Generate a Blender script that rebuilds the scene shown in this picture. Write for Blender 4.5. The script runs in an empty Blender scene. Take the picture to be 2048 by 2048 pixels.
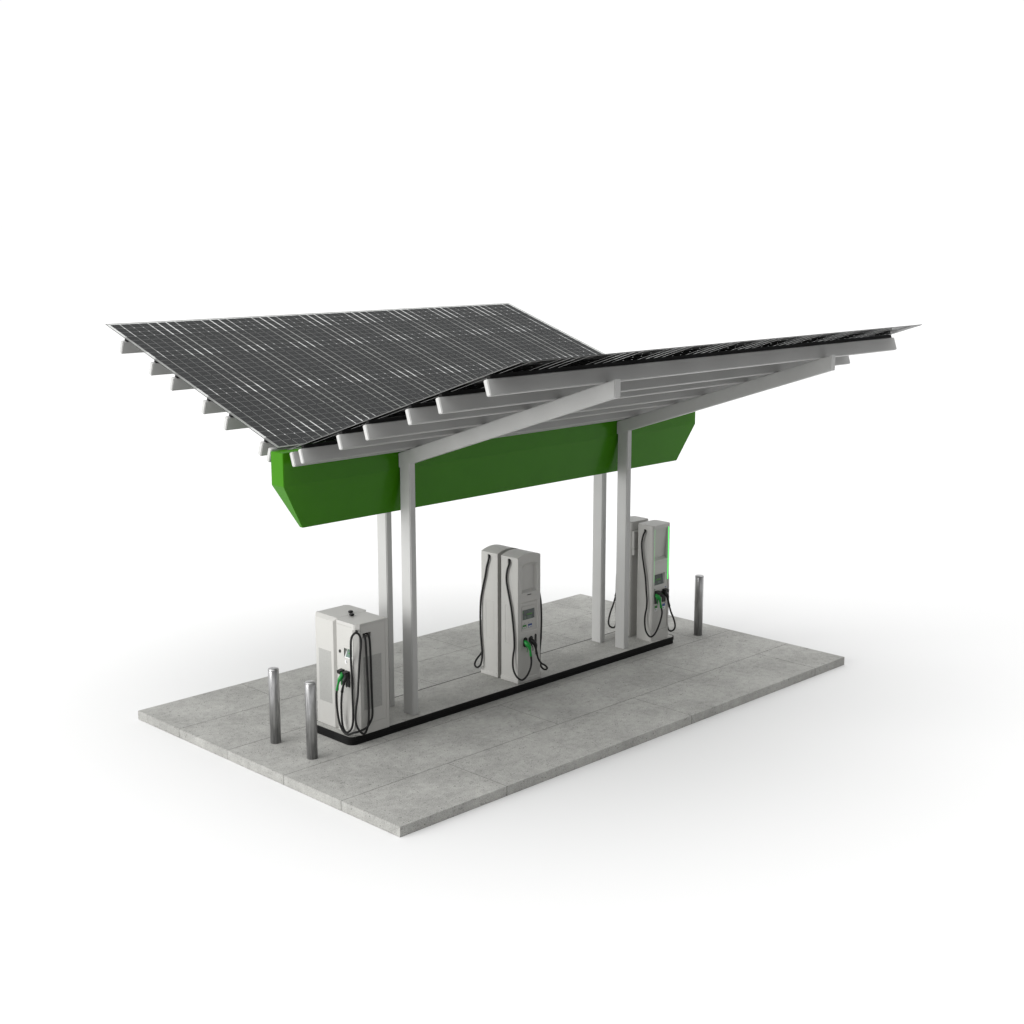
import bpy, bmesh, math, random
from mathutils import Vector, Matrix
random.seed(7)
PI = math.pi
sc = bpy.context.scene
C = sc.collection

# ------------------------------------------------------------------ render / view
sc.render.engine = 'CYCLES'
sc.cycles.use_denoising = True
sc.cycles.max_bounces = 8
sc.cycles.diffuse_bounces = 5
sc.cycles.transparent_max_bounces = 24
sc.view_settings.view_transform = 'Standard'
sc.view_settings.look = 'None'
sc.view_settings.gamma = 1.0
sc.view_settings.exposure = 0.0
sc.view_settings.use_curve_mapping = False

# ------------------------------------------------------------------ materials
def nodes(name):
    m = bpy.data.materials.new(name); m.use_nodes = True
    nt = m.node_tree; b = nt.nodes['Principled BSDF']
    return m, nt, b
def N(nt, t, **k):
    n = nt.nodes.new(t)
    for a, v in k.items():
        if a in n.inputs.keys(): n.inputs[a].default_value = v
        else: setattr(n, a, v)
    return n
def paint(name, col, rough=.4, var=.04, scale=3., spec=.5, bump=0., bscale=300., metal=0.):
    m, nt, b = nodes(name)
    b.inputs['Roughness'].default_value = rough
    b.inputs['Specular IOR Level'].default_value = spec
    b.inputs['Metallic'].default_value = metal
    tc = N(nt, 'ShaderNodeTexCoord')
    ns = N(nt, 'ShaderNodeTexNoise', Scale=scale, Detail=6., Roughness=.6)
    nt.links.new(tc.outputs['Object'], ns.inputs['Vector'])
    cr = N(nt, 'ShaderNodeValToRGB')
    cr.color_ramp.elements[0].position = .3; cr.color_ramp.elements[1].position = .7
    cr.color_ramp.elements[0].color = [c * (1 - var) for c in col] + [1]
    cr.color_ramp.elements[1].color = [min(1, c * (1 + var)) for c in col] + [1]
    nt.links.new(ns.outputs['Fac'], cr.inputs['Fac'])
    nt.links.new(cr.outputs['Color'], b.inputs['Base Color'])
    if bump:
        n2 = N(nt, 'ShaderNodeTexNoise', Scale=bscale, Detail=2.)
        nt.links.new(tc.outputs['Object'], n2.inputs['Vector'])
        bp = N(nt, 'ShaderNodeBump', Strength=bump, Distance=.002)
        nt.links.new(n2.outputs['Fac'], bp.inputs['Height'])
        nt.links.new(bp.outputs['Normal'], b.inputs['Normal'])
    return m

M = {}
M['steel_white'] = paint('steel_white', (.465, .465, .456), .36, .02, 2., .45, .12, 180.)
M['shell'] = paint('charger_shell', (.465, .46, .44), .42, .02, 4., .4, .25, 220.)
M['door'] = paint('charger_door', (.455, .45, .43), .45, .02, 4., .4, .25, 220.)
M['dark_shell'] = paint('dark_groove', (.12, .12, .115), .6, .02)
M['green_paint'] = paint('green_paint', (.040, .182, .002), .2, .04, 1.5, .12, .05, 60.)
M['green_plastic'] = paint('green_plastic', (.004, .22, .03), .4, .06, 40., .4)
M['black_plastic'] = paint('black_plastic', (.006, .006, .006), .45, .1, 40., .35)
M['black_rubber'] = paint('black_rubber', (.011, .011, .011), .6, .15, 20., .3)
M['curb_rubber'] = paint('curb_rubber', (.006, .006, .006), .6, .25, 6., .15, .3, 30.)
M['rail'] = paint('dark_aluminium', (.012, .012, .012), .6, .08, 8., .1)
M['cell'] = paint('silicon_cell', (.027, .027, .028), .6, .04, 2.5, .08)
M['busbar'] = paint('cell_interconnect', (.22, .22, .22), .6, .04, 2.5, .1)
M['seal'] = paint('edge_seal', (.03, .03, .03), .5, .05)
M['screen'] = paint('screen_glass', (.085, .10, .095), .2, .25, 26., .35)
M['screen_lit'] = paint('screen_glass_lit', (.13, .19, .165), .3, .06, 30., .35)  # lighter copy of the screen glass, key light put into its colour
M['screen_green'] = paint('screen_green', (.035, .17, .01), .4, .05)
M['screen_pale'] = paint('screen_pale_box', (.10, .135, .115), .3, .1, 60., .35)
M['label_green'] = paint('label_green', (.01, .16, .012), .4, .08, 60.)
M['label_blue'] = paint('label_blue', (.012, .045, .20), .4, .08, 60.)
M['label_white'] = paint('label_white', (.62, .62, .62), .4, .03)
M['label_grey'] = paint('label_grey', (.16, .16, .17), .5, .05)

def grille_mat(name, col, sx, sz, depth=.6):
    m, nt, b = nodes(name)
    b.inputs['Roughness'].default_value = .5
    tc = N(nt, 'ShaderNodeTexCoord')
    mp = N(nt, 'ShaderNodeMapping'); mp.inputs['Scale'].default_value = (sx, sx, sz)
    nt.links.new(tc.outputs['Object'], mp.inputs['Vector'])
    v = N(nt, 'ShaderNodeTexVoronoi', Scale=1.0, Randomness=.25)
    nt.links.new(mp.outputs['Vector'], v.inputs['Vector'])
    cr = N(nt, 'ShaderNodeValToRGB')
    cr.color_ramp.elements[0].position = .18; cr.color_ramp.elements[1].position = .34
    cr.color_ramp.elements[0].color = [c * .45 for c in col] + [1]
    cr.color_ramp.elements[1].color = list(col) + [1]
    nt.links.new(v.outputs['Distance'], cr.inputs['Fac'])
    nt.links.new(cr.outputs['Color'], b.inputs['Base Color'])
    bp = N(nt, 'ShaderNodeBump', Strength=depth, Distance=.004)
    nt.links.new(v.outputs['Distance'], bp.inputs['Height'])
    nt.links.new(bp.outputs['Normal'], b.inputs['Normal'])
    return m
M['grille'] = grille_mat('perforated_grille', (.34, .34, .325), 75., 75.)
M['grille_emboss'] = paint('embossed_grille', (.455, .45, .43), .45, .02, 4., .4, 1.0, 55.)

def concrete(name, base, seed=0.):
    m, nt, b = nodes(name)
    b.inputs['Roughness'].default_value = .85
    b.inputs['Specular IOR Level'].default_value = .25
    L = nt.links.new
    tc = N(nt, 'ShaderNodeTexCoord')
    mp = N(nt, 'ShaderNodeMapping'); mp.inputs['Location'].default_value = (seed, seed * .7, 0)
    L(tc.outputs['Object'], mp.inputs['Vector'])
    big = N(nt, 'ShaderNodeTexNoise', Scale=1.1, Detail=5., Roughness=.62, Distortion=.3); L(mp.outputs['Vector'], big.inputs['Vector'])
    mid = N(nt, 'ShaderNodeTexNoise', Scale=9., Detail=8., Roughness=.7); L(mp.outputs['Vector'], mid.inputs['Vector'])
    fine = N(nt, 'ShaderNodeTexNoise', Scale=70., Detail=4., Roughness=.7); L(mp.outputs['Vector'], fine.inputs['Vector'])
    mp2 = N(nt, 'ShaderNodeMapping'); mp2.inputs['Scale'].default_value = (7, 20, 20); mp2.inputs['Rotation'].default_value = (0, 0, .3)
    L(tc.outputs['Object'], mp2.inputs['Vector'])
    wv = N(nt, 'ShaderNodeTexNoise', Scale=1.3, Detail=5., Roughness=.65, Distortion=1.2); L(mp2.outputs['Vector'], wv.inputs['Vector'])
    def ramp(src, p0, p1, v0, v1):
        r = N(nt, 'ShaderNodeMapRange'); r.inputs[1].default_value = p0; r.inputs[2].default_value = p1
        r.inputs[3].default_value = v0; r.inputs[4].default_value = v1; L(src, r.inputs[0]); return r.outputs[0]
    def mul(a, c):
        n = N(nt, 'ShaderNodeMath', operation='MULTIPLY'); L(a, n.inputs[0]); L(c, n.inputs[1]); return n.outputs[0]
    f = mul(ramp(big.outputs['Fac'], .38, .62, .86, 1.07), ramp(mid.outputs['Fac'], .33, .67, .84, 1.09))
    f = mul(f, ramp(fine.outputs['Fac'], .32, .68, .68, 1.27))
    f = mul(f, ramp(wv.outputs['Fac'], .31, .39, .55, 1.0))       # short dark scratches
    # pores
    vo = N(nt, 'ShaderNodeTexVoronoi', Scale=16., Randomness=1.0); L(mp.outputs['Vector'], vo.inputs['Vector'])
    f = mul(f, ramp(vo.outputs['Distance'], .08, .17, .35, 1.0))
    sc_ = N(nt, 'ShaderNodeVectorMath', operation='SCALE'); sc_.inputs[0].default_value = base
    L(f, sc_.inputs['Scale']); L(sc_.outputs[0], b.inputs['Base Color'])
    bp = N(nt, 'ShaderNodeBump', Strength=.35, Distance=.006); L(fine.outputs['Fac'], bp.inputs['Height'])
    L(bp.outputs['Normal'], b.inputs['Normal'])
    return m
M['concrete'] = concrete('pavement_concrete', (.37, .368, .350))
M['concrete_top'] = concrete('island_concrete', (.42, .417, .396), 3.7)
M['groove'] = paint('joint_fill', (.06, .06, .056), .9, .1, 20.)
M['floor'] = paint('studio_floor_white', (.72, .72, .72), .9, .0, 1., .0)

def steel():
    m, nt, b = nodes('brushed_stainless')
    b.inputs['Metallic'].default_value = .9
    L = nt.links.new
    tc = N(nt, 'ShaderNodeTexCoord'); mp = N(nt, 'ShaderNodeMapping'); mp.inputs['Scale'].default_value = (30, 30, 2.2)
    L(tc.outputs['Object'], mp.inputs['Vector'])
    n = N(nt, 'ShaderNodeTexNoise', Scale=1., Detail=6., Roughness=.65, Distortion=.4); L(mp.outputs['Vector'], n.inputs['Vector'])
    cr = N(nt, 'ShaderNodeValToRGB')
    cr.color_ramp.elements[0].position = .3; cr.color_ramp.elements[1].position = .68
    cr.color_ramp.elements[0].color = (.21, .21, .215, 1); cr.color_ramp.elements[1].color = (.54, .54, .54, 1)
    L(n.outputs['Fac'], cr.inputs['Fac']); L(cr.outputs['Color'], b.inputs['Base Color'])
    r = N(nt, 'ShaderNodeMapRange'); r.inputs[3].default_value = .24; r.inputs[4].default_value = .42
    L(n.outputs['Fac'], r.inputs[0]); L(r.outputs[0], b.inputs['Roughness'])
    return m
M['steel'] = steel()

def glass():
    m, nt, b = nodes('solar_glass')
    nt.nodes.remove(b); out = nt.nodes['Material Output']; L = nt.links.new
    t = N(nt, 'ShaderNodeBsdfTransparent'); t.inputs[0].default_value = (.97, .98, .975, 1)
    g = N(nt, 'ShaderNodeBsdfGlossy'); g.inputs['Roughness'].default_value = .25; g.inputs[0].default_value = (.5, .5, .5, 1)
    lw = N(nt, 'ShaderNodeFresnel', IOR=1.12)
    k = N(nt, 'ShaderNodeMath', operation='MULTIPLY'); k.inputs[1].default_value = .12; L(lw.outputs[0], k.inputs[0])
    mx = N(nt, 'ShaderNodeMixShader'); L(k.outputs[0], mx.inputs[0]); L(t.outputs[0], mx.inputs[1]); L(g.outputs[0], mx.inputs[2])
    L(mx.outputs[0], out.inputs['Surface'])
    return m
M['glass'] = glass()

def frosted():
    m, nt, b = nodes('frosted_backsheet')
    nt.nodes.remove(b); out = nt.nodes['Material Output']; L = nt.links.new
    t = N(nt, 'ShaderNodeBsdfTransparent'); d = N(nt, 'ShaderNodeBsdfDiffuse'); d.inputs[0].default_value = (.56, .56, .55, 1)
    tr = N(nt, 'ShaderNodeBsdfTranslucent'); tr.inputs[0].default_value = (.56, .56, .55, 1)
    m1 = N(nt, 'ShaderNodeMixShader'); m1.inputs[0].default_value = .5; L(d.outputs[0], m1.inputs[1]); L(tr.outputs[0], m1.inputs[2])
    m2 = N(nt, 'ShaderNodeMixShader'); m2.inputs[0].default_value = .6; L(t.outputs[0], m2.inputs[1]); L(m1.outputs[0], m2.inputs[2])
    L(m2.outputs[0], out.inputs['Surface']); return m
M['frosted'] = frosted()

def cellback():
    m, nt, b = nodes('cell_backing')
    nt.nodes.remove(b); out = nt.nodes['Material Output']; L = nt.links.new
    d = N(nt, 'ShaderNodeBsdfDiffuse'); d.inputs[0].default_value = (.003, .003, .003, 1)
    g = N(nt, 'ShaderNodeBsdfGlossy'); g.inputs['Roughness'].default_value = .08; g.inputs[0].default_value = (.26, .26, .26, 1)
    f = N(nt, 'ShaderNodeFresnel', IOR=1.2); mx = N(nt, 'ShaderNodeMixShader')
    L(f.outputs[0], mx.inputs[0]); L(d.outputs[0], mx.inputs[1]); L(g.outputs[0], mx.inputs[2]); L(mx.outputs[0], out.inputs['Surface'])
    return m
M['cell_back'] = cellback()

def led():
    m, nt, b = nodes('green_led')
    b.inputs['Base Color'].default_value = (.1, .6, .15, 1)
    b.inputs['Emission Color'].default_value = (.10, 1.0, .14, 1)
    b.inputs['Emission Strength'].default_value = 1.25
    return m
M['led'] = led()

# ------------------------------------------------------------------ mesh helpers
def box(bm, x0, x1, y0, y1, z0, z1, bev=0., seg=2):
    vs = [bm.verts.new((x, y, z)) for x in (x0, x1) for y in (y0, y1) for z in (z0, z1)]
    F = [(0, 1, 3, 2), (4, 6, 7, 5), (0, 4, 5, 1), (2, 3, 7, 6), (0, 2, 6, 4), (1, 5, 7, 3)]
    fs = [bm.faces.new([vs[i] for i in f]) for f in F]
    if bev:
        es = list({e for f in fs for e in f.edges})
        bmesh.ops.bevel(bm, geom=es, offset=bev, segments=seg, profile=.5, affect='EDGES')
def prism(bm, pts, axis, a, b):
    """pts: 2D outline; extruded along axis from a to b. axis 'X': pts=(y,z); 'Y': (x,z); 'Z': (x,y)"""
    def P(p, t): return {'X': (t, p[0], p[1]), 'Y': (p[0], t, p[1]), 'Z': (p[0], p[1], t)}[axis]
    A = [bm.verts.new(P(p, a)) for p in pts]; B = [bm.verts.new(P(p, b)) for p in pts]
    n = len(pts)
    bm.faces.new(A); bm.faces.new(B[::-1])
    for i in range(n): bm.faces.new((A[i], B[i], B[(i + 1) % n], A[(i + 1) % n]))
def loft(bm, A, B):
    a = [bm.verts.new(p) for p in A]; b = [bm.verts.new(p) for p in B]; n = len(a)
    bm.faces.new(a); bm.faces.new(b[::-1])
    for i in range(n): bm.faces.new((a[i], b[i], b[(i + 1) % n], a[(i + 1) % n]))
def catmull(pts, n=7):
    P = [Vector(p) for p in pts]; out = []
    for i in range(len(P) - 1):
        p0 = P[max(0, i - 1)]; p1 = P[i]; p2 = P[i + 1]; p3 = P[min(len(P) - 1, i + 2)]
        for k in range(n):
            t = k / n
            out.append(.5 * ((2 * p1) + (p2 - p0) * t + (2 * p0 - 5 * p1 + 4 * p2 - p3) * t * t + (3 * p1 - p0 - 3 * p2 + p3) * t ** 3))
    out.append(P[-1]); return out
def tube(bm, pts, r, seg=10, n=7, smooth_r=True):
    """tube through points; r = radius or list of one radius per control point"""
    path = catmull(pts, n); m = len(path)
    if isinstance(r, (int, float)): rr = [r] * m
    else:
        rr = []
        for i in range(m):
            t = i / (m - 1) * (len(r) - 1); k = min(int(t), len(r) - 2); f = t - k
            rr.append(r[k] * (1 - f) + r[k + 1] * f)
    T = [(path[min(i + 1, m - 1)] - path[max(i - 1, 0)]).normalized() for i in range(m)]
    u = T[0].orthogonal().normalized(); rings = []
    for i in range(m):
        u = (u - T[i] * u.dot(T[i])).normalized(); v = T[i].cross(u)
        rings.append([bm.verts.new(path[i] + (u * math.cos(a) + v * math.sin(a)) * rr[i]) for a in [2 * PI * k / seg for k in range(seg)]])
    for i in range(m - 1):
        for k in range(seg):
            bm.faces.new((rings[i][k], rings[i][(k + 1) % seg], rings[i + 1][(k + 1) % seg], rings[i + 1][k])).smooth = True
    bm.faces.new(rings[0][::-1]); bm.faces.new(rings[-1])
def lathe(bm, prof, cx=0, cy=0, seg=40):
    rings = []
    for r, z in prof:
        rings.append([bm.verts.new((cx + r * math.cos(2 * PI * k / seg), cy + r * math.sin(2 * PI * k / seg), z)) for k in range(seg)])
    for i in range(len(rings) - 1):
        for k in range(seg): bm.faces.new((rings[i][k], rings[i][(k + 1) % seg], rings[i + 1][(k + 1) % seg], rings[i + 1][k])).smooth = True
    bm.faces.new(rings[0][::-1]); bm.faces.new(rings[-1])
def disc(bm, axis, cx, cz, t0, t1, r, rz=None, seg=24):
    rz = rz or r
    prism(bm, [(cx + r * math.cos(2 * PI * k / seg), cz + rz * math.sin(2 * PI * k / seg)) for k in range(seg)], axis, t0, t1)
def stadium(cx, cz, hw, hh, seg=10):
    P = []
    for k in range(seg + 1): a = PI * k / seg; P.append((cx + hw * math.cos(a), cz + hh - hw + hw * math.sin(a)))
    for k in range(seg + 1): a = PI + PI * k / seg; P.append((cx + hw * math.cos(a), cz - hh + hw + hw * math.sin(a)))
    return P
def rrect(x0, x1, y0, y1, r, seg=6):
    P = []
    for cx, cy, a0 in ((x1 - r, y1 - r, 0), (x0 + r, y1 - r, 90), (x0 + r, y0 + r, 180), (x1 - r, y0 + r, 270)):
        for k in range(seg + 1):
            a = math.radians(a0 + 90 * k / seg); P.append((cx + r * math.cos(a), cy + r * math.sin(a)))
    return P
def finish(bm, name, mat, parent=None, origin=None, xf=None, recalc=True):
    if recalc: bmesh.ops.recalc_face_normals(bm, faces=bm.faces)
    if xf is not None: bmesh.ops.transform(bm, matrix=xf, verts=bm.verts)
    if parent is not None: origin = world_loc(parent)
    if origin is not None: bmesh.ops.translate(bm, vec=-Vector(origin), verts=bm.verts)
    me = bpy.data.meshes.new(name); bm.to_mesh(me); bm.free()
    me.materials.append(mat)
    o = bpy.data.objects.new(name, me); C.objects.link(o)
    if parent is not None: o.parent = parent
    elif origin is not None: o.location = origin
    return o
def world_loc(o):
    v = Vector((0, 0, 0))
    while o is not None: v += o.location; o = o.parent
    return v
def part(name, mat, parent, fn, xf=None, label=None):
    bm = bmesh.new(); fn(bm)
    o = finish(bm, name, M[mat], parent, xf=xf)
    if label: o['label'] = label
    return o
def carve(o, fns):
    """cut the listed solids (given in world coordinates) out of object o"""
    loc = world_loc(o)
    for fn in fns:
        bm = bmesh.new(); fn(bm); bmesh.ops.recalc_face_normals(bm, faces=bm.faces)
        bmesh.ops.translate(bm, vec=-loc, verts=bm.verts)
        me = bpy.data.meshes.new('cut'); bm.to_mesh(me); bm.free()
        cu = bpy.data.objects.new('cut', me); C.objects.link(cu); cu.location = loc
        sm = o.data
        tmp = bpy.data.objects.new('tmp', sm); C.objects.link(tmp); tmp.location = loc
        md = tmp.modifiers.new('b', 'BOOLEAN'); md.operation = 'DIFFERENCE'; md.object = cu; md.solver = 'EXACT'
        bpy.context.view_layer.update()
        dg = bpy.context.evaluated_depsgraph_get()
        nm = bpy.data.meshes.new_from_object(tmp.evaluated_get(dg))
        o.data = nm
        bpy.data.objects.remove(tmp); bpy.data.objects.remove(cu); bpy.data.meshes.remove(me)
    o.data.name = o.name
def thing(name, label, cat, loc, group=None):
    o = bpy.data.objects.new(name, None); C.objects.link(o); o.location = loc
    o.empty_display_size = .1
    o['label'] = label; o['category'] = cat
    if group: o['group'] = group
    return o
def copy_thing(root, loc, rz, label):
    def cp(o, parent):
        c = o.copy(); C.objects.link(c)
        if parent is not None: c.parent = parent
        for ch in [x for x in kids if x.parent == o]: cp(ch, c)
        return c
    kids = list(C.objects)
    r = cp(root, None); r.location = loc; r.rotation_euler = (0, 0, rz); r['label'] = label
    return r

# ------------------------------------------------------------------ setting
GZ = -0.1325
def ground():
    # white studio sweep: runs to the horizon behind the station and ends a little in front of the camera
    bm = bmesh.new(); s = 4000; e = 8.6
    vs = [bm.verts.new((x, y, GZ)) for x, y in ((s, -s - e), (s, s), (-s - e, s))]
    bm.faces.new(vs); o = finish(bm, 'ground', M['floor']); o['kind'] = 'structure'
ground()
def pavement():
    bm = bmesh.new()
    L, W = 9.585, 5.85
    rows = [0, 1.11, 2.295, 3.57, 4.755, W]
    cols = [[0, 1.775, 5.54, 8.727, L], [0, 3.91, 7.21, L], [0, 1.785, 5.52, 8.74, L], [0, 3.90, 7.20, L], [0, 1.79, 5.53, 8.745, L]]
    g = .0042
    for j in range(5):
        for i in range(len(cols[j]) - 1):
            x0, x1 = cols[j][i], cols[j][i + 1]
            box(bm, x0 + (g if i else 0), x1 - (g if i < len(cols[j]) - 2 else 0),
                rows[j] + (g if j else 0), rows[j + 1] - (g if j < 4 else 0), GZ + .003, 0, .0008, 1)
    o = finish(bm, 'pavement', M['concrete']); o['kind'] = 'structure'
    bm = bmesh.new(); box(bm, .0016, L - .0016, .0016, W - .0016, GZ + .001, -.0016)
    o2 = finish(bm, 'pavement_joint_bed', M['groove'], parent=o); return o
pavement()

# ------------------------------------------------------------------ kerbed island
HI = .117
isl = thing('kerbed_island', 'long narrow concrete-topped island with a black rounded rubber edge standing on the grey paving', 'island', (4.78, 2.94, 0))
def f(bm):
    o = rrect(1.262, 8.292, 2.478, 3.402, .11); i = rrect(1.279, 8.275, 2.495, 3.385, .095)
    lo = rrect(1.270, 8.284, 2.486, 3.394, .104)
    def ring(P, z): return [bm.verts.new((x, y, z)) for x, y in P]
    rs = [ring(lo, .001), ring(lo, .058), ring(o, .064), ring(o, HI - .003), ring(rrect(1.265, 8.289, 2.481, 3.399, .107), HI + .001), ring(i, HI + .001), ring(i, .02)]
    n = len(o)
    for a, b in zip(rs, rs[1:]):
        for k in range(n): bm.faces.new((a[k], a[(k + 1) % n], b[(k + 1) % n], b[k]))
    for k in range(n): bm.faces.new((rs[-1][k], rs[-1][(k + 1) % n], rs[0][(k + 1) % n], rs[0][k]))
part('rubber_edge', 'curb_rubber', isl, f)
part('concrete_top', 'concrete_top', isl, lambda bm: prism(bm, rrect(1.281, 8.273, 2.497, 3.383, .093), 'Z', .03, HI - .001))

# ------------------------------------------------------------------ canopy
YM, CX = 2.9455, 4.830
can = thing('solar_canopy', 'butterfly roof of black solar panels on white posts with a green beam in its valley', 'canopy', (CX, YM, HI))
ROT = Matrix.Translation((CX, YM, 0)) @ Matrix.Rotation(PI, 4, 'Z') @ Matrix.Translation((-CX, -YM, 0))
CC = Vector((4.8233, 2.9525, 0))
ROTC = Matrix.Translation(CC) @ Matrix.Rotation(PI, 4, 'Z') @ Matrix.Translation(-CC)
SL = (5.508 - 4.109) / (7.256 - 3.053)          # slope of a wing
TH = math.atan(SL); ct, st = math.cos(TH), math.sin(TH)
# posts and rafters: right-hand (front) pair, then rotated for the back pair
def cyl_z(y):  # underside line of front rafter
    return 3.657 + (2.82 - y) * .3294
for x0 in (2.4695, 7.0661):
    for xf in (None, ROTC):
        def f(bm, x0=x0):
            a = [(2.590, HI), (2.7988, HI), (2.7988, cyl_z(2.7988) + .03), (2.590, cyl_z(2.590) + .03)]
            prism(bm, a, 'X', x0 + .001, x0 + .1105)
            bmesh.ops.bevel(bm, geom=[e for e in bm.edges if abs((e.verts[0].co - e.verts[1].co).normalized().z) > .99], offset=.012, segments=3, affect='EDGES')
        part('column', 'steel_white', can, f, xf)
        def f(bm, x0=x0):
            a = [(2.822, 3.657), (2.822, 3.859), (-1.104, 5.166), (-1.104, 4.948)]
            prism(bm, a, 'X', x0 - .001, x0 + .113)
            bmesh.ops.bevel(bm, geom=[e for e in bm.edges if abs((e.verts[0].co - e.verts[1].co).normalized().x) < .1], offset=.010, segments=3, affect='EDGES')
        part('rafter', 'steel_white', can, f, xf)
# purlins
def zl(d): return 4.155 + (d - .41) * SL - .004   # top line of purlins, d = distance from the valley axis
for xf in (None, ROT):
    for d in (.228, .412, 1.199, 1.718, 2.500, 3.030, 3.815):
        c = Vector((YM + d, zl(d))); u = Vector((ct, st)); v = Vector((-st, ct)); w = .035; h = .187
        q = [c - u * w, c + u * w, c + u * w - v * h, c - u * w - v * h]
        def f(bm):
            prism(bm, [tuple(p) for p in q], 'X', .580, 9.0805)
            bmesh.ops.bevel(bm, geom=list(bm.edges), offset=.009, segments=3, affect='EDGES')
        pu = part('purlin', 'steel_white', can, f, xf)
        if d > .3:
            q2 = [c - u * .026 + v * .0005, c + u * .026 + v * .0005, c + u * .026 + v * .049, c - u * .026 + v * .049]
            part('mounting_rail', 'rail', pu, lambda bm: prism(bm, [tuple(p) for p in q2], 'X', .640, 9.02), xf)
# solar panels (one glass sheet per wing with rows of chamfered cells)
X0, X1 = .6178, 9.0427
LEN = math.hypot(7.256 - 3.053, 5.508 - 4.109)
O = Vector((0, 3.053, 4.109)); U = Vector((0, ct, st)); V = Vector((0, -st, ct))
def S(x, s, h): return Vector((x, 0, 0)) + O + U * s + V * h
mx, ms = .048, .034
NX, NS = 53, 28
px, ps = (X1 - X0 - 2 * mx) / NX, (LEN - 2 * ms) / NS
gapw = [.0145, .0205, .0205, .011, .0058, .0058]
def cells(bm):
    ch = .0065; hg = .0022
    for i in range(NX):
        gl = gapw[(i + 2) % 6] / 2 if i else 0; gr = gapw[(i + 3) % 6] / 2 if i < NX - 1 else 0
        a, b = X0 + mx + i * px + gl, X0 + mx + (i + 1) * px - gr
        for j in range(NS):
            c, d = ms + j * ps + hg, ms + (j + 1) * ps - hg
            P = [(a + ch, c), (b - ch, c), (b, c + ch), (b, d - ch), (b - ch, d), (a + ch, d), (a, d - ch), (a, c + ch)]
            A = [bm.verts.new(S(x, s, -.0013)) for x, s in P]; B = [bm.verts.new(S(x, s, -.001)) for x, s in P]
            bm.faces.new(A[::-1]).material_index = 1; bm.faces.new(B)
def sheet(bm):
    bm.faces.new([bm.verts.new(S(x, s, .001)) for x, s in ((X0, 0), (X1, 0), (X1, LEN), (X0, LEN))])
def backsheet(bm):
    def q(x0, x1, s0, s1, h): bm.faces.new([bm.verts.new(S(x, s, h)) for x, s in ((x0, s0), (x1, s0), (x1, s1), (x0, s1))])
    hg = .0022
    for i in range(1, NX):
        g = gapw[(i + 2) % 6] / 2; x = X0 + mx + i * px
        if (i + 2) % 6 > 3: continue
        for j in range(NS): q(x - g, x + g, ms + j * ps + hg, ms + (j + 1) * ps - hg, -.0011)
    q(X0, X0 + mx, 0, LEN, -.0011); q(X1 - mx, X1, 0, LEN, -.0011)
    q(X0 + mx, X1 - mx, 0, ms, -.0011); q(X0 + mx, X1 - mx, LEN - ms, LEN, -.0011)
def busbars(bm):
    hg = .0022; ch = .0065
    def q(x0, x1, s0, s1):
        bm.faces.new([bm.verts.new(S(x, s, -.0010)) for x, s in ((x0, s0), (x1, s0), (x1, s1), (x0, s1))])
        bm.faces.new([bm.verts.new(S(x, s, -.0013)) for x, s in ((x0, s1), (x1, s1), (x1, s0), (x0, s0))]).material_index = 1
    for i in range(NX):
        gl = gapw[(i + 2) % 6] / 2 if i else 0; gr = gapw[(i + 3) % 6] / 2 if i < NX - 1 else 0
        a, b = X0 + mx + i * px + gl, X0 + mx + (i + 1) * px - gr
        for j in range(1, NS): q(a + ch, b - ch, ms + j * ps - hg, ms + j * ps + hg)
        if i and (i + 2) % 6 > 3:
            x = X0 + mx + i * px
            for j in range(NS): q(x - gl, x + gl, ms + j * ps + hg + ch, ms + (j + 1) * ps - hg - ch)
def seal(bm):
    w, h0, h1 = .003, -.0065, .0015
    for a, b, c, d in ((X0 - w, X0, -w, LEN + w), (X1, X1 + w, -w, LEN + w), (X0, X1, -w, 0), (X0, X1, LEN, LEN + w)):
        loft(bm, [S(a, c, h0), S(b, c, h0), S(b, d, h0), S(a, d, h0)], [S(a, c, h1), S(b, c, h1), S(b, d, h1), S(a, d, h1)])
for xf in (None, ROT):
    sp = part('solar_panel', 'cell', can, cells, xf)
    sp.data.materials.append(M['cell_back'])
    part('glass_sheet', 'glass', sp, sheet, xf)
    part('backsheet', 'frosted', sp, backsheet, xf)
    bb = part('cell_interconnects', 'busbar', sp, busbars, xf); bb.data.materials.append(M['cell_back'])
    part('edge_seal', 'seal', sp, seal, xf)
# green hull-shaped beam
def f(bm):
    x0, x1, y0, y1 = .5292, 9.1112, 2.8185, 3.0865
    top = [(x0, y0, 4.071), (x1, y0, 4.071), (x1, y1, 4.071), (x0, y1, 4.071)]
    mid = [(x, y, 3.629) for x, y, z in top]
    bot = [(.8842, 2.9165, 3.0274), (8.7485, 2.9165, 3.0274), (8.7485, 2.9823, 3.0274), (.8842, 2.9823, 3.0274)]
    R = [[bm.verts.new(p) for p in r] for r in (top, mid, bot)]
    bm.faces.new(R[0]); bm.faces.new(R[2][::-1])
    for a, b in zip(R, R[1:]):
        for k in range(4): bm.faces.new((a[k], a[(k + 1) % 4], b[(k + 1) % 4], b[k]))
    bmesh.ops.bevel(bm, geom=list(bm.edges), offset=.006, segments=2, affect='EDGES')
part('valley_beam', 'green_paint', can, f)

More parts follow.
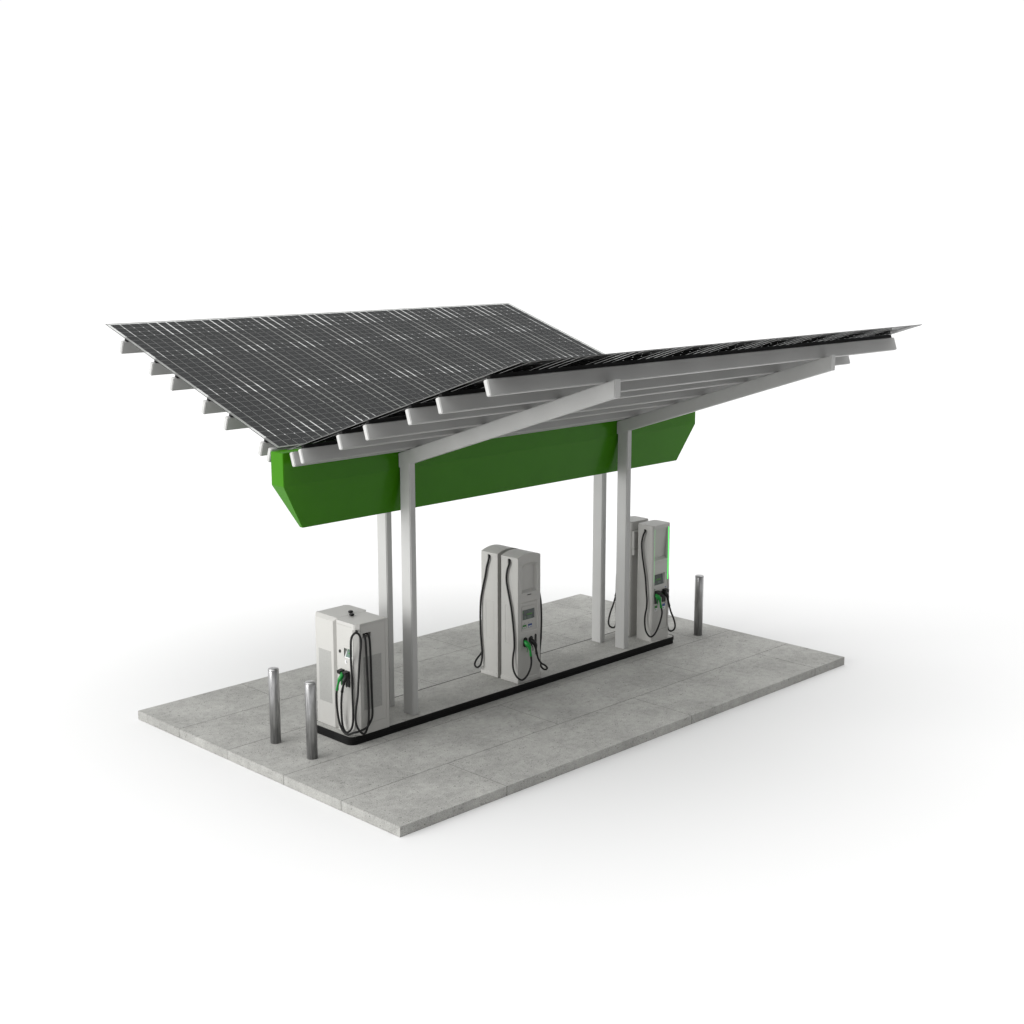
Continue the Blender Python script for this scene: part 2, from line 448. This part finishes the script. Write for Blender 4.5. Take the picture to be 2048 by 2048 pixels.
# ------------------------------------------------------------------ bollards
def bollard(x, y, label):
    t = thing('bollard', label, 'bollard', (x, y, 0), 'stainless steel bollards at the ends of the island')
    R = .0737
    part('post', 'steel', t, lambda bm: lathe(bm, [(R, .0), (R, 1.025), (R - .003, 1.034)], x, y, 48))
    part('cap', 'steel', t, lambda bm: lathe(bm, [(R + .0015, 1.0345), (R + .0015, 1.044), (R - .006, 1.054), (R - .03, 1.060), (.004, 1.063)], x, y, 48))
    return t
b0 = bollard(.648, 3.355, 'leftmost of the three steel bollards, standing furthest from the rounded kerb corner')
copy_thing(b0, (.643, 2.530, 0), 0.4, 'steel bollard just left of the rounded kerb corner, nearest of the three')
copy_thing(b0, (8.937, 2.515, 0), 1.3, 'lone steel bollard on the paving beyond the right end of the island')

# ------------------------------------------------------------------ connectors
def connector(parent, mat, path, radii, trig, name, label=None):
    o = part(name, mat, parent, lambda bm: tube(bm, path, radii, 12, 6), label=label)
    part('trigger', mat, o, lambda bm: tube(bm, trig, .0065, 8, 5))
    return o

# ------------------------------------------------------------------ LEFT CABINETS (low, wide)
xa = 1.6825
HA = 1.686
cabA = thing('charging_cabinet', 'low wide grey charging cabinet with looped cables and small screen, beside the left bollards', 'charger', (xa, 2.71, HI), 'electric car chargers on the island')
def f(bm):
    prism(bm, [(1.444, 2.9445), (1.377, 2.890), (1.377, 2.539), (1.437, 2.475), (1.935, 2.475), (1.979, 2.52), (1.979, 2.912), (1.925, 2.9445)], 'Z', HI, HA)
    bmesh.ops.bisect_plane(bm, geom=bm.verts[:] + bm.edges[:] + bm.faces[:], plane_co=(1.979, 0, 1.636), plane_no=(.67, 0, .74), clear_outer=True)
    bmesh.ops.contextual_create(bm, geom=[e for e in bm.edges if e.is_boundary])
    bmesh.ops.bevel(bm, geom=[e for e in bm.edges if not e.is_boundary], offset=.003, segments=1, affect='EDGES')
body = part('housing', 'shell', cabA, f)
carve(body, [
    lambda bm: box(bm, 1.36, 1.383, 2.535, 2.895, .15, 1.642),                          # front door seat
    lambda bm: box(bm, 1.458, 1.890, 2.46, 2.481, .262, 1.662),                         # side door seat
    lambda bm: loft(bm, [(1.2, 2.560, 1.320), (1.2, 2.738, 1.320), (1.445, 2.738, 1.320), (1.445, 2.560, 1.320)],
                        [(1.2, 2.560, 1.182), (1.2, 2.738, 1.182), (1.380, 2.738, 1.182), (1.380, 2.560, 1.182)]),
    lambda bm: loft(bm, [(1.490, 2.46, 1.475), (1.642, 2.46, 1.475), (1.642, 2.46, 1.551), (1.490, 2.46, 1.551)],
                        [(1.50, 2.53, 1.49), (1.632, 2.53, 1.49), (1.632, 2.53, 1.545), (1.50, 2.53, 1.545)]),
])
fd = part('front_door', 'door', cabA, lambda bm: box(bm, 1.3775, 1.390, 2.5405, 2.889, .155, 1.635))
carve(fd, [lambda bm: box(bm, 1.3, 1.45, 2.560, 2.738, 1.182, 1.320)])
part('door_lock', 'black_plastic', fd, lambda bm: disc(bm, 'X', 2.819, 1.258, 1.365, 1.38, .016, .022))
part('badge', 'label_white', fd, lambda bm: disc(bm, 'X', 2.698, 1.130, 1.3755, 1.38, .026, .030))
part('badge_mark', 'label_grey', fd, lambda bm: prism(bm, [(2.690, 1.153), (2.674, 1.140), (2.673, 1.118), (2.683, 1.116)], 'X', 1.3735, 1.3765))
def tilt(y0, y1, z0, z1, h):
    """slab lying on the sloped back of the screen recess; z0..z1 measured up it"""
    def P(y, z, o): return (1.382 + (z - 1.182) * .47 - o, y, z)
    return lambda bm: loft(bm, [P(y0, z0, 0), P(y1, z0, 0), P(y1, z1, 0), P(y0, z1, 0)], [P(y0, z0, h), P(y1, z0, h), P(y1, z1, h), P(y0, z1, h)])
sf = part('screen_frame', 'label_white', cabA, tilt(2.566, 2.732, 1.186, 1.312, .006))
part('screen', 'screen_lit', sf, tilt(2.584, 2.713, 1.199, 1.298, .0075))
part('screen_text', 'screen_green', sf, tilt(2.632, 2.676, 1.242, 1.256, .0085))
part('screen_text', 'screen_green', sf, tilt(2.697, 2.708, 1.270, 1.293, .0085))
sd = part('side_door', 'door', cabA, lambda bm: box(bm, 1.462, 1.886, 2.4755, 2.484, .266, 1.657))
carve(sd, [lambda bm: box(bm, 1.4955, 1.6365, 2.4, 2.6, 1.4785, 1.5475)])
part('vent_grille', 'grille', sd, lambda bm: box(bm, 1.497, 1.815, 2.4735, 2.478, .463, 1.212))
part('vent_grille', 'grille', cabA, lambda bm: box(bm, 1.9775, 1.981, 2.581, 2.856, .452, 1.200))
# visor over the cable corner
def f(bm):
    prism(bm, [(1.3755, 2.562), (1.3755, 2.524), (1.389, 2.502), (1.438, 2.460), (1.453, 2.470), (1.453, 2.562)], 'Z', 1.604, 1.6858)
    bmesh.ops.bevel(bm, geom=list(bm.edges), offset=.003, segments=1, affect='EDGES')
part('corner_visor', 'shell', cabA, f)
part('cable_hook', 'black_rubber', cabA, lambda bm: tube(bm, [(1.402, 2.50, 1.600), (1.392, 2.47, 1.600), (1.352, 2.425, 1.588)], [.012, .018, .012], 8, 4))
part('signal_knob', 'black_plastic', cabA, lambda bm: lathe(bm, [(.018, HA - .01), (.018, HA + .005), (.032, HA + .009), (.037, HA + .018), (.035, HA + .030), (.022, HA + .037), (.004, HA + .039)], 1.640, 2.880, 20))
def holder_x(y0, y1, z0, z1):
    def f(bm):
        box(bm, 1.362, 1.377, y0, y1, z0, z1, .003, 1)
        ym, hh = (y0 + y1) / 2, z1
        loft(bm, [(1.372, y0, hh), (1.372, y1, hh), (1.295, y1 - .004, hh - .010), (1.295, y0 + .004, hh - .010)],
                 [(1.372, y0, hh - .10), (1.372, y1, hh - .10), (1.300, y1 - .006, hh - .052), (1.300, y0 + .006, hh - .052)])
    return f
part('connector_holder', 'black_plastic', cabA, holder_x(2.729, 2.806, .792, 1.016))
part('connector_holder', 'black_plastic', cabA, holder_x(2.617, 2.698, .785, 1.012))
g1 = [(1.335, 2.738, 0.975), (1.31, 2.700, 0.968), (1.285, 2.690, 0.938), (1.262, 2.700, 0.905), (1.255, 2.715, 0.862), (1.255, 2.736, 0.806), (1.26, 2.756, 0.746)]
t1 = [(1.33, 2.706, 0.906), (1.325, 2.718, 0.875), (1.325, 2.736, 0.836), (1.33, 2.746, 0.797)]
b1 = [(1.335, 2.640, 0.975), (1.31, 2.615, 0.961), (1.285, 2.603, 0.935), (1.27, 2.607, 0.905), (1.265, 2.616, 0.86), (1.265, 2.636, 0.805), (1.27, 2.662, 0.735)]
tb1 = [(1.33, 2.594, 0.905), (1.325, 2.629, 0.86), (1.325, 2.637, 0.823), (1.33, 2.636, 0.793)]
RAD = [.018, .027, .031, .028, .015, .0155, .0215]
connector(cabA, 'green_plastic', g1, RAD, t1, 'charging_connector', 'green charging connector')
connector(cabA, 'black_plastic', b1, RAD, tb1, 'charging_connector', 'black charging connector')
c1 = [(1.523, 2.525, 1.53), (1.523, 2.47, 1.52), (1.518, 2.44, 1.424), (1.524, 2.43, 1.052), (1.537, 2.43, 0.676), (1.528, 2.42, 0.366), (1.494, 2.42, 0.212), (1.422, 2.41, 0.163), (1.318, 2.4, 0.274), (1.291, 2.41, 0.391), (1.311, 2.42, 0.545), (1.346, 2.42, 0.723), (1.376, 2.43, 0.962), (1.398, 2.43, 1.204), (1.427, 2.43, 1.419), (1.415, 2.43, 1.532), (1.351, 2.42, 1.60), (1.295, 2.425, 1.583), (1.272, 2.44, 1.526), (1.29, 2.475, 1.40), (1.345, 2.548, 1.151), (1.35, 2.539, 0.943), (1.35, 2.538, 0.694), (1.35, 2.534, 0.445), (1.34, 2.534, 0.297), (1.33, 2.569, 0.203), (1.32, 2.644, 0.151), (1.31, 2.697, 0.188), (1.3, 2.718, 0.311), (1.28, 2.698, 0.548), (1.27, 2.665, 0.725)]
c2 = [(1.587, 2.525, 1.53), (1.584, 2.47, 1.519), (1.587, 2.44, 1.447), (1.591, 2.43, 1.162), (1.598, 2.43, 0.661), (1.596, 2.42, 0.413), (1.561, 2.42, 0.307), (1.487, 2.42, 0.236), (1.383, 2.44, 0.204), (1.32, 2.50, 0.18), (1.30, 2.60, 0.138), (1.29, 2.682, 0.165), (1.28, 2.746, 0.27), (1.27, 2.78, 0.467), (1.26, 2.776, 0.659), (1.26, 2.757, 0.744)]
part('cable', 'black_rubber', cabA, lambda bm: tube(bm, c1, .0152, 10, 8))
part('cable', 'black_rubber', cabA, lambda bm: tube(bm, c2, .0152, 10, 8))
def rot_about(root, cx, cy): return (2 * cx - root.location.x, 2 * cy - root.location.y, root.location.z)
copy_thing(cabA, rot_about(cabA, xa, YM), PI, 'low grey charging cabinet showing its vented back, behind the one with looped cables')

# ------------------------------------------------------------------ MIDDLE CHARGERS (arched top)
xb = 4.788
ax0, ax1, ay0, ay1 = 4.546, 5.030, 2.550, 2.907
def archz(x, top, crown): t = (x - xb) / (ax1 - xb); return top + (crown - top) * (1 - t * t)
def arch_outline(x0, x1, zb, top, crown, n=20):
    P = [(x0, zb), (x1, zb)]
    for k in range(n + 1):
        x = x1 + (x0 - x1) * k / n; t = (x - (x0 + x1) / 2) / ((x1 - x0) / 2)
        P.append((x, top + (crown - top) * (1 - t * t)))
    return P
pedB = thing('charging_pedestal', 'tall arched grey charger with screen, green and black connectors, nearer half of the middle pair', 'charger', (xb, 2.7285, HI), 'electric car chargers on the island')
body = part('housing', 'shell', pedB, lambda bm: prism(bm, arch_outline(ax0, ax1, .179, 2.065, 2.117), 'Y', ay0 + .0015, ay1 - .0015))
def rec(x0, x1, z0, z1, crown, i, zi0, zi1, icrown, depth, l, r):
    a = arch_outline(x0 - l, x1 + r, z0 - .012, z1, crown, 14); b = arch_outline(x0 + i, x1 - i * .55, zi0, zi1, icrown, 14)
    k = .3
    return lambda bm: loft(bm, [(x, ay0 - depth * k, z) for x, z in a], [(x, ay0 + depth, z) for x, z in b])
carve(body, [
    rec(4.613, 4.970, 1.505, 1.957, 1.985, .072, 1.550, 1.905, 1.93, .045, .018, .010),
    lambda bm: loft(bm, [(4.609, ay0 - .002, .888), (4.976, ay0 - .002, .888), (4.976, ay0 - .002, 1.370), (4.609, ay0 - .002, 1.370)],
                        [(4.632, ay0 + .016, .915), (4.953, ay0 + .016, .915), (4.953, ay0 + .016, 1.350), (4.632, ay0 + .016, 1.350)]),
    lambda bm: box(bm, 4.606, 4.980, ay0 - .05, ay0 + .0035, .640, .840),
    lambda bm: box(bm, 4.575, 5.001, ay0 - .05, ay0 + .004, 1.4475, 1.4525),
    lambda bm: box(bm, ax0 - .05, ax0 + .004, 2.647, 2.825, .720, 1.310),
    lambda bm: box(bm, ax1 - .004, ax1 + .05, 2.647, 2.825, .720, 1.310),
    lambda bm: loft(bm, [(ax0 - .01, 2.722, 1.872), (ax0 - .01, 2.768, 1.872), (ax0 - .01, 2.768, 2.033), (ax0 - .01, 2.722, 2.033)],
                        [(ax0 + .02, 2.727, 2.0), (ax0 + .02, 2.763, 2.0), (ax0 + .02, 2.763, 2.03), (ax0 + .02, 2.727, 2.03)]),
    lambda bm: loft(bm, [(ax1 + .01, 2.690, 1.872), (ax1 + .01, 2.737, 1.872), (ax1 + .01, 2.737, 2.033), (ax1 + .01, 2.690, 2.033)],
                        [(ax1 - .02, 2.695, 2.0), (ax1 - .02, 2.732, 2.0), (ax1 - .02, 2.732, 2.03), (ax1 - .02, 2.695, 2.03)]),
])
part('connector_panel', 'door', pedB, lambda bm: box(bm, 4.609, 4.977, ay0 + .0005, ay0 + .006, .643, .837))
part('vent_grille', 'grille_emboss', pedB, lambda bm: box(bm, ax0 + .001, ax0 + .006, 2.650, 2.822, .723, 1.307))
part('vent_grille', 'grille_emboss', pedB, lambda bm: box(bm, ax1 - .006, ax1 - .001, 2.650, 2.822, .723, 1.307))
part('plinth', 'shell', pedB, lambda bm: box(bm, ax0 - .011, ax1 + .010, ay0 - .012, ay1 + .010, HI, .181, .008, 2))
part('card_slot', 'black_plastic', pedB, lambda bm: box(bm, 4.747, 4.832, ay0 - .001, ay0 + .01, 1.467, 1.480))
dp = part('display_panel', 'door', pedB, lambda bm: box(bm, 4.640, 4.928, ay0 + .010, ay0 + .018, .925, 1.300, .002, 1))
part('screen', 'screen', dp, lambda bm: box(bm, 4.655, 4.911, ay0 + .007, ay0 + .012, 1.091, 1.243))
for (a, b, c, d) in ((4.742, 4.800, 1.158, 1.179), (4.803, 4.856, 1.158, 1.179), (4.657, 4.672, 1.205, 1.226)):
    part('screen_text', 'screen_green', dp, lambda bm: box(bm, a, b, ay0 + .0055, ay0 + .008, c, d))
for (a, b, c, d) in ((4.690, 4.735, 1.100, 1.143), (4.755, 4.845, 1.100, 1.143)):
    part('screen_button', 'screen_pale', dp, lambda bm: box(bm, a, b, ay0 + .006, ay0 + .008, c, d))
for x, z in ((4.700, 1.037), (4.785, 1.037), (4.875, 1.040)):
    part('status_light', 'label_grey', dp, lambda bm: disc(bm, 'Y', x, z, ay0 + .0085, ay0 + .011, .006))
def label_y(parent, x0, x1, z0, z1, mat, y, split=.46, frame=.010):
    o = part('connector_label', mat, parent, lambda bm: box(bm, x0, x1, y - .002, y + .001, z0, z1))
    zs = z0 + (z1 - z0) * split
    part('label_field', 'label_white', o, lambda bm: box(bm, x0 + frame, x1 - frame, y - .0035, y - .001, z0 + frame * .6, zs))
    part('label_mark', 'label_grey', o, lambda bm: box(bm, (x0 + x1) / 2 - .012, (x0 + x1) / 2 + .012, y - .0045, y - .003, z0 + (zs - z0) * .4, z0 + (zs - z0) * .72))
    return o
label_y(dp, 4.655, 4.738, .955, 1.011, 'label_green', ay0 + .010)
label_y(dp, 4.774, 4.857, .955, 1.011, 'label_blue', ay0 + .010)
part('connector_holder', 'black_plastic', pedB, lambda bm: prism(bm, stadium(4.700, .741, .041, .077), 'Y', ay0 - .006, ay0 + .02))
part('connector_holder', 'black_plastic', pedB, lambda bm: prism(bm, stadium(4.826, .739, .042, .077), 'Y', ay0 - .006, ay0 + .02))
part('grip_slot', 'black_plastic', pedB, lambda bm: prism(bm, stadium(4.927, .748, .021, .081), 'Y', ay0 - .004, ay0 + .02))
RB = [.020, .032, .036, .030, .0155, .0215]
mg = [(4.680, 2.535, 0.766), (4.660, 2.49, 0.757), (4.662, 2.46, 0.738), (4.680, 2.44, 0.700), (4.690, 2.43, 0.632), (4.703, 2.43, 0.55)]
mgt = [(4.658, 2.5, 0.714), (4.679, 2.495, 0.678), (4.69, 2.495, 0.643), (4.691, 2.5, 0.596)]
mb = [(4.812, 2.535, 0.775), (4.790, 2.49, 0.765), (4.800, 2.46, 0.735), (4.812, 2.44, 0.695), (4.815, 2.43, 0.631), (4.831, 2.43, 0.555)]
mbt = [(4.788, 2.5, 0.687), (4.805, 2.495, 0.665), (4.815, 2.495, 0.63), (4.818, 2.5, 0.595)]
connector(pedB, 'green_plastic', mg, RB, mgt, 'charging_connector', 'green charging connector')
connector(pedB, 'black_plastic', mb, RB, mbt, 'charging_connector', 'black charging connector')
m1 = [(4.570, 2.740, 2.020), (4.548, 2.736, 2.024), (4.528, 2.714, 2.012), (4.52, 2.707, 1.97), (4.52, 2.746, 1.881), (4.52, 2.768, 1.781), (4.52, 2.767, 1.685), (4.52, 2.747, 1.592), (4.52, 2.707, 1.439), (4.52, 2.668, 1.292), (4.52, 2.640, 1.131), (4.52, 2.625, 1.015), (4.52, 2.609, 0.883), (4.52, 2.602, 0.755), (4.52, 2.606, 0.656), (4.51, 2.616, 0.558), (4.5, 2.615, 0.463), (4.49, 2.597, 0.371), (4.48, 2.553, 0.298), (4.485, 2.496, 0.240), (4.528, 2.46, 0.204), (4.58, 2.44, 0.22), (4.641, 2.43, 0.277), (4.695, 2.43, 0.363), (4.715, 2.43, 0.456), (4.707, 2.43, 0.545)]
m2 = [(5.012, 2.717, 2.018), (5.03, 2.717, 2.02), (5.046, 2.740, 2.01), (5.056, 2.734, 1.947), (5.056, 2.697, 1.844), (5.056, 2.665, 1.702), (5.056, 2.627, 1.565), (5.056, 2.590, 1.427), (5.056, 2.562, 1.29), (5.058, 2.553, 1.124), (5.058, 2.552, 0.991), (5.057, 2.558, 0.761), (5.056, 2.573, 0.605), (5.056, 2.584, 0.507), (5.06, 2.59, 0.409), (5.068, 2.588, 0.323), (5.09, 2.575, 0.255), (5.115, 2.54, 0.222), (5.122, 2.50, 0.235), (5.100, 2.468, 0.27), (5.035, 2.448, 0.325), (4.941, 2.44, 0.385), (4.870, 2.43, 0.465), (4.836, 2.43, 0.55)]
part('cable', 'black_rubber', pedB, lambda bm: tube(bm, m1, .0150, 10, 7))
part('cable', 'black_rubber', pedB, lambda bm: tube(bm, m2, .0150, 10, 7))
copy_thing(pedB, rot_about(pedB, xb, YM), PI, 'tall arched grey charger with one hanging side cable, further half of the middle pair')

# ------------------------------------------------------------------ RIGHT CHARGERS (square top, lit edges)
xc = 7.93
cx0, cx1, cy0, cy1 = 7.705, 8.155, 2.540, 2.885
pedC = thing('charging_pedestal', 'tall square-topped grey charger with glowing green edge lights at the right end of the island', 'charger', (xc, 2.7125, HI), 'electric car chargers on the island')
def f(bm):
    prism(bm, rrect(cx0, cx1, cy0, cy1, .036, 6), 'Z', HI, 2.092)
    bmesh.ops.bevel(bm, geom=[e for e in bm.edges if e.verts[0].co.z > 2.09 and e.verts[1].co.z > 2.09], offset=.008, segments=2, affect='EDGES')
body = part('housing', 'shell', pedC, f)
fx0, fx1 = 7.741, 8.112
dpt = .024
carve(body, [
    lambda bm: box(bm, fx0, fx1, cy0 - .05, cy0 + .0945, .290, 2.035),
    lambda bm: box(bm, cx0 - .05, cx0 + .003, 2.672, 2.838, .684, 1.271),
    lambda bm: box(bm, cx1 - .003, cx1 + .05, 2.672, 2.838, .684, 1.271),
])
fp = part('front_panel', 'door', pedC, lambda bm: box(bm, fx0 + .003, fx1 - .003, cy0 + .010, cy0 + dpt + .07, .293, 2.032))
carve(fp, [
    lambda bm: loft(bm, [(7.750, cy0 - .01, 1.478), (8.103, cy0 - .01, 1.478), (8.103, cy0 - .01, 2.025), (7.750, cy0 - .01, 2.025)],
                        [(7.765, cy0 + .07, 1.53), (8.088, cy0 + .07, 1.53), (8.088, cy0 + .03, 2.015), (7.765, cy0 + .03, 2.015)]),
    lambda bm: box(bm, fx0, fx1, cy0 - .01, cy0 + .0145, 1.449, 1.453),
    lambda bm: loft(bm, [(7.765, cy0 + .05, 1.256), (8.035, cy0 + .05, 1.256), (8.055, cy0 - .01, 1.262), (7.765, cy0 - .01, 1.262)],
                        [(7.765, cy0 + .012, 1.070), (8.035, cy0 + .012, 1.070), (8.040, cy0 - .01, 1.070), (7.765, cy0 - .01, 1.070)]),
])
# screen on the sloped back of its recess
def tiltc(x0, x1, z0, z1, h0, h1):
    def P(x, z, h): return (x, cy0 + .012 + (z - 1.070) * .204 - h, z)
    return lambda bm: loft(bm, [P(x0, z0, h0), P(x1, z0, h0), P(x1, z1, h0), P(x0, z1, h0)], [P(x0, z0, h1), P(x1, z0, h1), P(x1, z1, h1), P(x0, z1, h1)])
part('screen', 'screen', fp, tiltc(7.768, 8.014, 1.074, 1.240, -.002, .002))
part('screen_text', 'screen_green', fp, tiltc(7.838, 7.892, 1.147, 1.174, .001, .0035))
part('screen_text', 'screen_green', fp, tiltc(7.896, 7.951, 1.147, 1.174, .001, .0035))
part('screen_button', 'screen_pale', fp, tiltc(7.865, 7.935, 1.100, 1.128, .001, .003))
part('edge_light', 'led', pedC, lambda bm: box(bm, fx1 - .007, fx1 + .004, cy0 + .0005, cy0 + .0095, 1.133, 2.030))
part('edge_light', 'led', pedC, lambda bm: box(bm, fx0 - .004, fx0 + .0028, cy0 + .0005, cy0 + .0095, 1.133, 2.030))
yp = cy0 + .010
def holder_y(x0, x1, z0, z1):
    def f(bm):
        box(bm, x0, x1, yp - .012, yp + .002, z0, z1, .003, 1)
        loft(bm, [(x0, yp - .010, z1), (x1, yp - .010, z1), (x1 - .004, yp - .085, z1 - .010), (x0 + .004, yp - .085, z1 - .010)],
                 [(x0, yp - .010, z1 - .10), (x1, yp - .010, z1 - .10), (x1 - .006, yp - .080, z1 - .052), (x0 + .006, yp - .080, z1 - .052)])
    return f
part('connector_holder', 'black_plastic', pedC, holder_y(7.776, 7.864, .757, .979))
part('connector_holder', 'black_plastic', pedC, holder_y(7.974, 8.062, .758, .983))
def f(bm):
    disc(bm, 'Y', 7.922, .905, yp - .03, yp + .002, .046); disc(bm, 'Y', 7.950, .935, yp - .034, yp - .001, .02)
so = part('outlet_socket', 'black_plastic', pedC, f)
part('socket_stripe', 'label_green', so, lambda bm: box(bm, 7.912, 7.950, yp - .0355, yp - .028, .912, .921))
for x0_, x1_, mt in ((7.782, 7.852, 'label_green'), (7.980, 8.057, 'label_blue')):
    o = part('connector_label', mt, fp, lambda bm: box(bm, x0_, x1_, yp - .002, yp + .001, .679, .724))
    part('label_field', 'label_white', o, lambda bm: box(bm, x0_, x1_, yp - .002, yp + .001, .628, .6785))
    part('label_mark', 'label_grey', o, lambda bm: box(bm, x0_ + .014, x0_ + .042, yp - .0032, yp - .001, .645, .662))
def f(bm):
    for k in range(20):
        a0, a1 = 2 * PI * k / 20, 2 * PI * (k + 1) / 20
        A = [(7.776 + r * math.cos(a), yy, 1.005 + r * math.sin(a)) for yy in (yp - .003,) for a, r in ((a0, .008), (a1, .008), (a1, .013), (a0, .013))]
        loft(bm, A, [(p[0], yp + .001, p[2]) for p in A])
part('status_ring', 'label_green', fp, f)
part('status_light', 'label_blue', fp, lambda bm: disc(bm, 'Y', 8.056, 1.007, yp - .003, yp + .001, .009))
part('vent_grille', 'grille_emboss', pedC, lambda bm: box(bm, cx0 + .0005, cx0 + .006, 2.675, 2.835, .687, 1.268))
part('vent_grille', 'grille_emboss', pedC, lambda bm: box(bm, cx1 - .006, cx1 - .0005, 2.675, 2.835, .687, 1.268))
part('service_box', 'shell', pedC, lambda bm: box(bm, 8.00, 8.158, cy1 + .002, cy1 + .057, 1.640, 1.945, .012, 2))
part('service_box', 'door', pedC, lambda bm: box(bm, 8.02, 8.150, cy1 + .002, cy1 + .057, 1.535, 1.636, .004, 1))
rg = [(7.795, 2.53, 0.925), (7.762, 2.49, 0.912), (7.762, 2.46, 0.896), (7.772, 2.44, 0.872), (7.782, 2.43, 0.804), (7.808, 2.43, 0.713)]
rgt = [(7.759, 2.5, 0.867), (7.761, 2.485, 0.842), (7.776, 2.485, 0.802), (7.79, 2.49, 0.761)]
rb = [(8.000, 2.53, 0.945), (7.975, 2.49, 0.930), (7.968, 2.46, 0.908), (7.978, 2.44, 0.882), (7.990, 2.43, 0.80), (8.021, 2.43, 0.705)]
rbt = [(7.950, 2.5, 0.867), (7.955, 2.485, 0.842), (7.968, 2.485, 0.802), (7.985, 2.49, 0.752)]
connector(pedC, 'green_plastic', rg, RB, rgt, 'charging_connector', 'green charging connector')
connector(pedC, 'black_plastic', rb, RB, rbt, 'charging_connector', 'black charging connector')
r1 = [(7.725, 2.735, 2.000), (7.702, 2.722, 2.003), (7.68, 2.700, 1.988), (7.67, 2.723, 1.931), (7.67, 2.753, 1.822), (7.67, 2.757, 1.729), (7.67, 2.74, 1.578), (7.67, 2.711, 1.429), (7.67, 2.668, 1.214), (7.67, 2.643, 0.983), (7.67, 2.625, 0.844), (7.665, 2.627, 0.703), (7.66, 2.652, 0.556), (7.65, 2.645, 0.416), (7.635, 2.600, 0.298), (7.628, 2.510, 0.233), (7.684, 2.46, 0.275), (7.764, 2.44, 0.406), (7.819, 2.43, 0.554), (7.831, 2.43, 0.637), (7.814, 2.43, 0.708)]
r2 = [(8.135, 2.735, 2.000), (8.158, 2.72, 2.003), (8.178, 2.735, 1.988), (8.188, 2.73, 1.931), (8.195, 2.70, 1.822), (8.195, 2.68, 1.70), (8.195, 2.65, 1.55), (8.198, 2.622, 1.35), (8.20, 2.607, 1.10), (8.20, 2.603, 0.85), (8.20, 2.605, 0.60), (8.20, 2.610, 0.40), (8.197, 2.60, 0.285), (8.19, 2.565, 0.228), (8.20, 2.52, 0.214), (8.23, 2.482, 0.246), (8.227, 2.46, 0.324), (8.157, 2.44, 0.457), (8.069, 2.43, 0.591), (8.022, 2.43, 0.701)]
part('cable', 'black_rubber', pedC, lambda bm: tube(bm, r1, .0150, 10, 7))
part('cable', 'black_rubber', pedC, lambda bm: tube(bm, r2, .0150, 10, 7))
copy_thing(pedC, rot_about(pedC, xc, YM), PI, 'tall square-topped grey charger half hidden behind a white column and its lit twin')

# ------------------------------------------------------------------ camera
cd = bpy.data.cameras.new('camera'); cam = bpy.data.objects.new('camera', cd); C.objects.link(cam)
sc.camera = cam
yaw, pitch, roll = 0.784803, -0.196319, -0.000443
fpx = 2863.777
cy_, sy_, cp_, sp_ = math.cos(yaw), math.sin(yaw), math.cos(pitch), math.sin(pitch)
fw = Vector((cy_ * cp_, sy_ * cp_, sp_)); rt = Vector((sy_, -cy_, 0)); up = rt.cross(fw)
r_ = rt * math.cos(roll) + up * math.sin(roll); u_ = -rt * math.sin(roll) + up * math.cos(roll)
cam.matrix_world = Matrix(((r_.x, u_.x, -fw.x, -10.2387), (r_.y, u_.y, -fw.y, -12.0915), (r_.z, u_.z, -fw.z, 6.9157), (0, 0, 0, 1)))
cd.sensor_fit = 'HORIZONTAL'; cd.sensor_width = 36.0; cd.lens = fpx / 2048 * 36.0
cd.clip_start = .1; cd.clip_end = 20000

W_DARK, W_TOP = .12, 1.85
# ------------------------------------------------------------------ light: white studio dome + one broad key from the left
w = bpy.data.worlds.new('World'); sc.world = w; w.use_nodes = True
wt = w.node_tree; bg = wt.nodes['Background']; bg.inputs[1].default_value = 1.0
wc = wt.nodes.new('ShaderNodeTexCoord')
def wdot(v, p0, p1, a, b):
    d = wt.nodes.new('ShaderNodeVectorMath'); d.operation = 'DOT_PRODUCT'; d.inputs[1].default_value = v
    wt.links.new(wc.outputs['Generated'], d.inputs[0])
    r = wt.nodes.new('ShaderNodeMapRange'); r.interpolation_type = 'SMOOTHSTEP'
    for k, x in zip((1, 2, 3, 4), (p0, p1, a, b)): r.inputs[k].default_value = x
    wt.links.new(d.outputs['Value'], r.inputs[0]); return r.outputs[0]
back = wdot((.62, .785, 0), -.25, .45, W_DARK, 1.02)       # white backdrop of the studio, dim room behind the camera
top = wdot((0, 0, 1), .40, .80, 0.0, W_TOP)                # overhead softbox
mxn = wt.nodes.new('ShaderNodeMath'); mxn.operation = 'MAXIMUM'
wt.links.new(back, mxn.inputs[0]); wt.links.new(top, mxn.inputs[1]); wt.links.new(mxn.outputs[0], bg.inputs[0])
sd_ = bpy.data.lights.new('key_light', 'SUN'); so_ = bpy.data.objects.new('key_light', sd_); C.objects.link(so_)
sd_.energy = 3.85; sd_.angle = math.radians(52); sd_.color = (1, 1, .99)
el, az = math.radians(11), math.radians(165)
dirv = Vector((math.cos(el) * math.cos(az), math.cos(el) * math.sin(az), math.sin(el)))
so_.rotation_euler = dirv.to_track_quat('Z', 'Y').to_euler(); so_.location = dirv * 20
